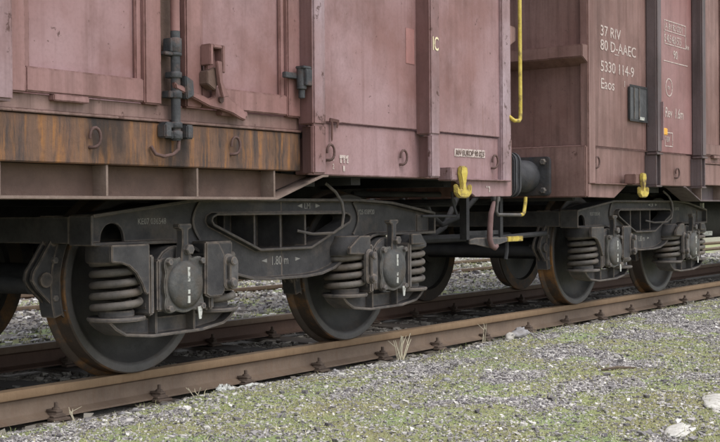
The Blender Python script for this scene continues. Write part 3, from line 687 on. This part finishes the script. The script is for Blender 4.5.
    for z, h, wd in ((1.535, .018, .075), (1.575, .07, .04), (1.44, .03, .03), (1.35, .035, .05), (1.21, .03, .07), (1.165, .04, .04)):
        q = MB().lathe([(.027, 0), (.0295, .004), (.0295, h-.004), (.027, h)], (xl, -1.375, z-h/2), 'Z', 14)
        q.box(xl-wd, xl+.01, -1.385, -1.335, z-h*.45, z+h*.45); P('lock_clamp', q, M['lock'], lk, bevel=.003)
    for s in (-1, 1):
        q = MB().box(xl+s*.07-.022, xl+s*.07+.022, -1.40, -1.345, 1.15, 1.215); P('lock_jaw', q, M['lock'], lk, bevel=.006)
    q = MB().prism([(xl+.03, 1.44), (xl+.085, 1.42), (xl+.09, 1.35), (xl+.04, 1.33)], -1.409, -1.368); P('lock_ear', q, M['lock'], lk, bevel=.005)
    q = MB().tube([(xl+.01, -1.385, 1.17), (xl-.0, -1.39, 1.10), (xl-.03, -1.385, 1.075), (xl-.08, -1.375, 1.065), (xl-.12, -1.365, 1.075), (xl-.14, -1.355, 1.11)], .0085, 8); P('lock_wire', q, M['hook_rust'], lk)
    if A:
        # catch box, its tongue and the long handle on the right leaf
        q = MB(); x0 = -.085
        q.box(x0-.01, x0+.012, -1.43, -1.364, 1.50, 1.60); q.box(x0+.072, x0+.094, -1.43, -1.364, 1.47, 1.60); q.box(x0+.012, x0+.072, -1.43, -1.364, 1.582, 1.60); q.box(x0+.012, x0+.072, -1.385, -1.364, 1.44, 1.582)
        P('catch_box', q, M['pink_frame'], d1, bevel=.004)
        q = MB().prism([(x0-.02, 1.47), (x0+.06, 1.50), (x0+.075, 1.44), (x0+.03, 1.385), (x0-.02, 1.41)], -1.42, -1.364); P('catch_backing', q, M['sill'], d1, bevel=.004)
        q = MB().prism([(x0+.02, 1.52), (x0+.055, 1.52), (x0+.06, 1.42), (x0+.105, 1.36), (x0+.06, 1.35), (x0+.035, 1.42)], -1.445, -1.425); P('catch_tongue', q, M['pink_frame'], d1, bevel=.003)
        q = MB().prism([(-.30, 1.405), (-.29, 1.375), (-.07, 1.308), (-.02, 1.302), (.01, 1.30), (.09, 1.285), (.155, 1.262), (.185, 1.255), (.19, 1.285), (.17, 1.31), (.09, 1.35), (.0, 1.405), (-.035, 1.405), (-.035, 1.36), (-.07, 1.345)], -1.40, -1.374)
        P('door_handle', q, M['pink_frame'], d1, bevel=.005, label='long faded pink door handle lever')
        q = MB().lathe([(.016, 0), (.016, .03)], (.0, -1.412, 1.345), 'Y', 10); P('handle_pivot', q, M['hook_rust'], d1)
        q = MB(); q.box(.50, .60, -1.392, -1.366, 1.495, 1.525); q.lathe([(.026, 1.44), (.026, 1.555)], (.612, -1.405, 0), 'Z', 14); q.box(.60, .652, -1.445, -1.42, 1.46, 1.545); q.box(.585, .652, -1.44, -1.385, 1.546, 1.56)
        q.lathe([(.018, 1.395), (.018, 1.44)], (.612, -1.405, 0), 'Z', 10)
        P('door_hinge', q, M['lock'], d1, bevel=.003)
        # left: hinge plate overlapping the far stile
        q = MB(); q.box(-1.32, -1.19, -1.388, -1.366, 1.545, 3.0); P('door_strap', q, M['pink_frame'], d2, bevel=.004)
    # rope hooks
    hooks = ([X(1.985), X(1.28), X(.20), -.215-.53, .145] if A else [4.28, 5.42, 5.93, 6.55])
    zz = [1.13, 1.125, 1.13, 1.135, 1.135] if A else [1.17, 1.12, 1.12, 1.12]
    for xx, z in zip(hooks, zz): share('rope_hook', HOOK, W, (xx, BANDY+.004 if xx > .6 else -1.34, z), (0, 0, 0), (.72, .8, .85))
    return W, X
WA, XA = make_wagon(2.90, -1, .9, 'faded pink brown open wagon with hinged doors and rust streaked sill, nearest', 1.02, 2.14, M['pink'], M['post'], M['pink'], M['sill'])
WB, XB = make_wagon(4.10, 1, 5.94, 'duller brown open wagon coupled behind, with white number lettering and dark posts', 1.15, 2.20, M['brown'], M['dark_post'], M['red_new'], M['dark_post'])
make_bogie(WA, .9); bogB = make_bogie(WB, 5.94)
def copy_tree(o, parent):
    c = o.copy(); COL.objects.link(c); c.parent = parent
    for ch in o.children: copy_tree(ch, c)
    return c
bogC = copy_tree(bogB, WB); bogC.location.x += 9.0

# --- buffers, both ends of the coupling gap
def buffer(W, end, d):
    for yy in (-.875, .875):
        k = MB(); x0, x1 = sorted((end-d*.03, end-d*.075)); k.prism(rrect(0, 1.065, .2, .15, .03), 0, 1)
        k.v = [((x1-x0)*v[1]+x0, yy+v[0], v[2]) for v in k.v]
        B = put('buffer', k, M['buffer'], W, bevel=.006)
        h = lambda a: end-d*a
        k = MB().lathe([(.125, h(.07)), (.125, h(.20)), (.118, h(.21)), (.118, h(.36)), (.095, h(.365)), (.095, h(.55))], (0, yy, 1.065), 'X', 28); put('buffer_sleeve', k, M['buffer'], B, smooth=35)
        k = MB(); k.prism(rrect(0, 1.065, .225, .165, .07), 0, 1); a, b = sorted((h(.55), h(.592))); k.v = [((b-a)*v[1]+a, yy+v[0], v[2]) for v in k.v]
        put('buffer_head', k, M['buffer'], B, bevel=.01)
        for sy in (-1, 1):
            for sz in (-1, 1): share('bolt', BOLT, B, (h(.075), yy+sy*.155, 1.065+sz*.11), (0, 0, -d*math.pi/2), (1.4, 1.2, 1.4))
buffer(WA, 2.90, -1); buffer(WB, 4.10, 1)
# --- coupling hook, bar and screw
for W, e, d in ((WA, 2.93, 1), (WB, 4.07, -1)):
    k = MB(); k.box(*sorted((e, e+d*.03)), -.16, .16, .93, 1.2); k.box(*sorted((e, e+d*.22)), -.035, .035, 1.0, 1.09)
    k.tube([(e+d*.2, 0, 1.03), (e+d*.3, 0, .99), (e+d*.36, 0, 1.04), (e+d*.35, 0, 1.12), (e+d*.29, 0, 1.15)], [.045, .045, .04, .035, .02], 10)
    put('draw_hook', k, M['dark'], W, bevel=.004)
k = MB()
for yy in (-.09, .09): k.tube([(3.25, yy*.4, 1.06), (3.3, yy, 1.0), (3.5, yy, .93), (3.7, yy, 1.0), (3.76, yy*.4, 1.06)], .02, 8)
k.tube([(3.5, -.13, .93), (3.5, .13, .93)], .028, 8); put('screw_coupling', k, M['dark'], WA)

# --- yellow things
def lash_hook(W, x, y, z0, plate):
    k = MB(); k.prism([(x-.035, z0+.20), (x+.035, z0+.20), (x+.045, z0+.16), (x+.022, z0+.09), (x+.028, z0+.06), (x+.062, z0+.055), (x+.075, z0+.09), (x+.092, z0+.085), (x+.088, z0+.03), (x+.05, z0+.004), (x-.05, z0+.004), (x-.088, z0+.03), (x-.092, z0+.085), (x-.075, z0+.09), (x-.062, z0+.055), (x-.028, z0+.06), (x-.022, z0+.09), (x-.045, z0+.16)], y-.03, y)
    H = put('towing_hook', k, M['yellow'], W, bevel=.007, label='yellow double towing hook')
    k = MB().box(x-.11, x+.03, y, y+.10, z0+.11, z0+.19); put('hook_bracket', k, plate, H, bevel=.006)
lash_hook(WA, 2.075, -1.47, .88, M['post']); lash_hook(WB, 4.86, -1.47, .895, M['brown'])
k = MB().tube([(2.985, -1.395, 3.0), (2.985, -1.395, 1.46), (2.98, -1.395, 1.425), (2.965, -1.395, 1.412), (2.90, -1.395, 1.408), (2.885, -1.385, 1.42), (2.885, -1.36, 1.44)], .013, 10)
put('handrail', k, M['yellow'], WA, label='yellow vertical grab rail at the wagon corner', smooth=60)
k = MB().tube([(3.02, -1.2, .93), (2.99, -1.2, .80), (3.01, -1.2, .775), (3.33, -1.2, .772)], .012, 8); sb = put('shunter_handle', k, M['cast'], WA, smooth=60)
put('handle_end', MB().tube([(3.332, -1.2, .772), (3.37, -1.2, .775), (3.39, -1.2, .79), (3.41, -1.2, .86), (3.415, -1.2, .90)], .013, 8), M['yellow'], sb, smooth=60)
put('step_bar', MB().tube([(2.05, -1.2, .774), (2.45, -1.2, .772), (2.47, -1.2, .78), (2.42, -1.2, .86), (2.41, -1.2, .93)], .009, 8), M['dark'], WA, smooth=60)
# --- brake hose, isolating lever
hz = put('brake_hose', MB().tube([(3.30, -1.0, .93), (3.335, -1.0, .89), (3.30, -1.0, .84), (3.265, -1.0, .78), (3.25, -1.0, .68), (3.245, -1.0, .60), (3.27, -1.0, .555), (3.32, -1.0, .535), (3.35, -1.0, .55)], [.015, .018, .019, .02, .021, .021, .021, .019, .016], 12), M['hose'], WA, smooth=60, label='faded red brake hose hanging between the wagons')
put('hose_band', MB().lathe([(.03, 0), (.033, .005), (.033, .03), (.03, .035)], (3.335, -1.0, .87), 'Z', 12), M['cast'], hz)
put('brake_pipe', MB().tube([(2.0, -.7, .92), (3.0, -.85, .92), (3.2, -.95, .95), (3.30, -1.0, .93)], .018, 8), M['dark'], WA)
lv = put('brake_lever', MB().prism([(3.02, .57), (3.10, .565), (3.30, .535), (3.56, .575), (3.56, .606), (3.10, .612), (3.02, .60)], -1.0+.03, -.955), M['cast'], WB, bevel=.004)
put('lever_end', MB().box(3.562, 3.80, -.972, -.953, .572, .612), M['yellow'], lv, bevel=.003, label='yellow painted end of the brake lever')
put('lever_rod', MB().tube([(3.05, -.94, .59), (4.3, -.90, .62)], .02, 8).tube([(3.62, -.93, .6), (3.62, -.93, .50), (3.60, -.93, .44)], .015, 8).box(3.02, 3.5, -.94, -.90, .63, .66), M['dark'], lv)
for x0 in (3.02, 3.5): put('lever_hanger', MB().box(x0-.02, x0+.02, -.955, -.90, .60, .94), M['dark'], lv)
put('brake_rod', MB().tube([(4.25, -.6, .60), (1.9, -.6, .60)], .03, 8), M['dark'], WA)
for W, a, b in ((WA, 1.3, 2.75), (WB, 4.2, 5.5), (WB, 6.35, 14.5)): put('gap_blocker_beam', MB().box(a, b, .26, .31, .80, .86), M['dark'], W)  # added beams that close bright slits under the wagons
put('gap_blocker_beam', MB().box(-.66, .5, .26, .31, .765, .86), M['dark'], WA)  # added, set lower to shut the slit through the far frame opening
put('gap_blocker_beam', MB().box(-9, -.70, .26, .31, .68, .86), M['dark'], WA)  # added, deeper beam hiding the bright strip at the left
for i, (ya, yb, zb, r) in enumerate(((-.55, -.5, .70, .02), (-.35, -.42, .62, .022), (.45, .5, .66, .02))):
    put('air_hose', MB().tube([(2.95, ya, 1.0), (3.06, ya, .93), (3.2, (ya+yb)/2, zb+.08), (3.4, yb, zb), (3.62, (ya+yb)/2, zb+.06), (3.9, ya, .95), (4.05, ya, 1.0)], r, 10), M['dark'], WA, smooth=60)
put('cross_pipe', MB().tube([(2.6, -1.1, .86), (2.6, 1.1, .86)], .025, 8), M['dark'], WA); put('cross_pipe', MB().tube([(4.4, -1.1, .9), (4.4, 1.1, .9)], .025, 8), M['dark'], WB)
# added dark tank under each wagon, blocking bright gaps to the ground beyond
for W, a in ((WA, -1.9), (WB, 9.15)):
    put('gap_blocker_tank', MB().lathe([(.05, -.95), (.2, -.9), (.235, -.84), (.235, .84), (.2, .9), (.05, .95)], (a, -.4, .70), 'X', 24), M['dark'], W, smooth=50)
put('pale_bracket', MB().box(7.66, 7.95, -.95, -.9, .525, .57).box(7.7, 7.74, -.94, -.91, .571, .86), M['stripe'], WB, label='small pale bracket behind the last axle box')

# --- marks on the nearest wagon
text('lettering', 'IC', 1.795, POSTY-.0025, 1.765, .085, M['cream'], WA, .62)
k = MB(); k.box(2.22, 2.60, BANDY-.004, BANDY-.002, 1.15, 1.20); sg = put('load_plate', k, M['white'], WA, label='small white stencilled strip with worn figures')
text('lettering', 'RIV EUROP 90 023', 2.41, BANDY-.0065, 1.158, .034, M['sill'], WA, .95, 'CENTER')
text('lettering', '1', .955, BANDY-.0025, 1.085, .04, M['white'], WA, .8); text('lettering', '2', .955, BANDY-.0025, 1.04, .03, M['white'], WA, .8)
k = MB(); k.box(1.02, 1.10, BANDY-.004, BANDY-.002, 1.10, 1.118)
for q in (1.025, 1.055, 1.085): k.box(q, q+.014, BANDY-.004, BANDY-.002, 1.075, 1.098)
k.box(1.05, 1.066, BANDY-.004, BANDY-.002, 1.03, 1.06); put('jacking_mark', k, M['white'], WA)
k = MB(); k.box(2.56, 2.61, -1.370, -1.3675, .955, .965); k.box(2.598, 2.61, -1.370, -1.3675, .925, .955); put('jacking_mark', k, M['white'], WA)
k = MB(); k.prism([(.915, 1.315), (1.0, 1.308), (.998, 1.292), (.985, 1.262), (.974, 1.262), (.978, 1.292), (.945, 1.294), (.94, 1.20), (.931, 1.185), (.926, 1.21), (.927, 1.29), (.915, 1.292)], PAN-.006, PAN-.001)
put('broken_bracket', k, M['bracket_rust'], WA, bevel=.002, label='remains of a rusty bracket')
k = MB(); k.box(1.66, 1.75, PAN-.0025, PAN-.0012, 1.68, 1.89); put('touched_up_patch', k, M['patch'] if 'patch' in M else M['red_new'], WA, label='redder rectangle of touched up paint')
# --- marks on the wagon behind
for s, z, h in (('37 RIV', 2.155, .085), ('80 D-AAEC', 2.045, .085), ('5330 114-9', 1.88, .085), ('Eaos', 1.745, .085)):
    text('lettering', s, 4.36, PAN-.0025, z, h, M['white'], WB, 1.2)
text('lettering', '1', 4.80, PAN-.0025, 1.79, .05, M['white'], WB)
k = MB(); k.box(4.625, 4.71, PAN-.003, PAN-.0015, 2.027, 2.034); put('underline', k, M['white'], WB)
def rect(k, x0, x1, z0, z1, t=.008, y=PAN):
    k.box(x0, x1, y-.003, y-.0015, z0, z0+t); k.box(x0, x1, y-.003, y-.0015, z1-t, z1); k.box(x0, x0+t, y-.003, y-.0015, z0+t, z1-t); k.box(x1-t, x1, y-.003, y-.0015, z0+t, z1-t); return k
k = MB(); rect(k, 5.66, 6.16, 2.23, 2.44); k.box(5.66, 6.16, PAN-.003, PAN-.0015, 2.345, 2.352)
for q in (5.76, 5.87, 5.98, 6.07): k.box(q, q+.007, PAN-.003, PAN-.0015, 2.36, 2.43)
k.box(5.64, 6.2, PAN-.003, PAN-.0015, 2.08, 2.088); put('load_table', k, M['white'], WB, label='white stencilled load table')
text('lettering', 'A  B1 B2 C D', 5.68, PAN-.003, 2.365, .05, M['white'], WB, .95); text('lettering', 'S 40,5 48,0 57,5', 5.665, PAN-.003, 2.25, .07, M['white'], WB, .62); text('lettering', '**', 6.16, PAN-.003, 2.2, .07, M['white'], WB)
text('lettering', '90', 5.86, PAN-.003, 2.12, .075, M['white'], WB)
k = MB(); k.strip(arc(5.76, 1.86, .075, 0, 330, 20), .01, PAN-.003, PAN-.0015, 0, True); put('circle_mark', k, M['white'], WB); text('lettering', 'm', 5.725, PAN-.003, 1.84, .05, M['white'], WB)
text('lettering', 'Rev  1.6m', 5.66, PAN-.003, 1.60, .09, M['white'], WB, .85, shear=.15)
put('box_mark', rect(MB(), 5.66, 5.84, 1.345, 1.47), M['white'], WB); text('lettering', 'RIV', 5.69, PAN-.003, 1.385, .05, M['white'], WB, .8)
k = MB(); k.box(4.88, 5.22, PAN-.022, PAN-.002, 1.535, 1.80); lp = put('label_holder', k, M['plate'], WB, bevel=.004, label='dark wire mesh label holder')
put('holder_frame', rect(MB(), 4.865, 5.235, 1.52, 1.815, .018, PAN-.022), M['dark'], lp)
for xx in (4.95, 5.05): put('holder_bar', MB().box(xx, xx+.008, PAN-.03, PAN-.0225, 1.54, 1.797), M['cast'], lp)
put('holder_clip', MB().box(5.05, 5.14, PAN-.035, PAN-.0225, 1.535, 1.56), M['stripe'], lp)
put('amber_reflector', MB().box(5.43, 5.53, POSTY+.02, POSTY+.06, 1.43, 1.49), M['reflector'], WB, bevel=.006)
k = MB().box(5.33, 5.345, POSTY-.02, POSTY+.1, 1.38, 1.70); put('post_clip', k, M['post'], WB)

# ------------------------------------------------------------------ small things on the ground
def weed(x, y, h, n, label, spread=.35, seed=0, r0=.0028):
    rr = random.Random(seed); k = MB(); z = float(gz(x, y))-.01
    for i in range(n):
        a = rr.uniform(0, 6.28); l = rr.uniform(.3, 1)*spread; hh = h*rr.uniform(.6, 1)
        bx_, by_ = x+rr.uniform(-.03, .03), y+rr.uniform(-.02, .02); dx, dy = math.cos(a)*l*hh, math.sin(a)*l*hh
        pts = [(bx_+dx*t+rr.uniform(-.004, .004), by_+dy*t, z+hh*t) for t in (0, .35, .7, 1)]
        k.tube(pts, [r0, r0*.9, r0*.75, r0*.4], 5)
        if i % 2 == 0:
            p = Vector(pts[2]); k.tube([p, p+Vector((rr.uniform(-.05, .05), rr.uniform(-.04, .04), hh*.3))], [r0*.7, r0*.3], 4)
    o = put('dry_weed', k, M['straw']); tag(o, label, 'weed', 'dry weeds beside the rail'); return o
weed(2.12, -.97, .19, 9, 'tall bleached dry weed standing against the near rail', .4, 3, .0045)
weed(3.28, -.93, .17, 3, 'thin dry stalk beside the pale stones by the near rail', .3, 5)
weed(-.5, -.95, .09, 3, 'short dry stalks at the near rail, bottom left corner', .7, 12)
weed(.30, -.95, .07, 3, 'bent dry stalks at the rail just left of the white plastic', .9, 17)
def lump(name, x, y, sx, sy, sz, mat, label, cat, seed=0, sink=.35, rot=0, group=None):
    rr = np.random.default_rng(seed); bm = bmesh.new(); bmesh.ops.create_icosphere(bm, subdivisions=3, radius=1)
    for v in bm.verts:
        p = v.co.copy(); n_ = fbm(p.x*1+seed, p.y+p.z*1.7, 2.2, seed+2, 4); v.co = p*(.35+1.15*float(n_)); 
        v.co = Vector((v.co.x*sx, v.co.y*sy, max(v.co.z, -.6)*sz))
        c, s_ = math.cos(rot), math.sin(rot); v.co = Vector((v.co.x*c-v.co.y*s_, v.co.x*s_+v.co.y*c, v.co.z))
    for f in bm.faces: f.smooth = True
    me = bpy.data.meshes.new(name); bm.to_mesh(me); bm.free(); me.materials.append(mat)
    o = bpy.data.objects.new(name, me); COL.objects.link(o); o.location = (x, y, float(gz(x, y))+sz*(.6-sink)); tag(o, label, cat, group); return o
def crumple(x, y, sx, sy, h, label, seed):
    rr = np.random.default_rng(seed); n = 14; k = MB(); z0 = float(gz(x, y)); vs = []; fs = []
    for j in range(n):
        for i in range(n):
            u, v = i/(n-1)*2-1, j/(n-1)*2-1; e = max(0, 1-(u*u+v*v)*.55)
            vs.append((x+u*sx*(1+.15*rr.normal()), y+v*sy*(1+.15*rr.normal()), z0+.006+h*e*min(1, abs(rr.normal(.5, .28)))))
    for j in range(n-1):
        for i in range(n-1): fs.append((j*n+i, j*n+i+1, (j+1)*n+i+1, (j+1)*n+i))
    k.add(vs, fs); o = put('plastic_litter', k, M['plastic'], smooth=20); md = o.modifiers.new('thick', 'SOLIDIFY'); md.thickness = .0015
    tag(o, label, 'litter'); return o
crumple(.50, -.95, .055, .035, .05, 'crumpled white plastic scrap against the near rail', 4)
crumple(.68, -.965, .09, .025, .02, 'flattened white plastic scrap trailing right of the crumpled one', 6)
lump('stone', 3.42, -1.06, .05, .035, .04, M['pale_stone'], 'rounded pale stone by the rail, left one of the pair', 'stone', 3)
lump('stone', 3.66, -1.02, .075, .045, .055, M['grey_stone'], 'bluish grey stone by the rail, right one of the pair', 'stone', 5)
lump('stone', 3.53, -1.07, .13, .07, .04, M['grey_stone'], 'broad low stone between the two stones by the rail', 'stone', 8)
lump('stone', 1.62, -3.22, .28, .08, .018, M['chalk'], 'large pale flat stone at the right edge of the foreground', 'stone', 12, .35, .3)
lump('stone', .83, -3.33, .2, .05, .012, M['chalk'], 'long flat pale stone at the bottom right corner', 'stone', 15, .3, .2)
k = MB().tube([(2.28, -2.30, float(gz(2.28, -2.3))+.012), (2.36, -2.36, float(gz(2.36, -2.36))+.016), (2.44, -2.44, float(gz(2.44, -2.44))+.01)], [.006, .010, .004], 6)
tag(put('wood_splinter', k, M['wood']), 'short dark wood splinter lying on the mossy gravel', 'stick')
for i in range(10):
    xx = random.uniform(-.6, 5.5); yy = random.uniform(-1.05, -.9)
    if i > 5: xx = random.uniform(.6, 4.5); yy = random.uniform(-3.0, -1.2)
    s = random.uniform(.016, .024)
    lump('pebble', xx, yy, s*1.3, s, s*.8, M['grey_stone'], 'pebble a little larger than the gravel it lies in', 'stone', 40+i, .35, i, 'larger pebbles in the gravel')
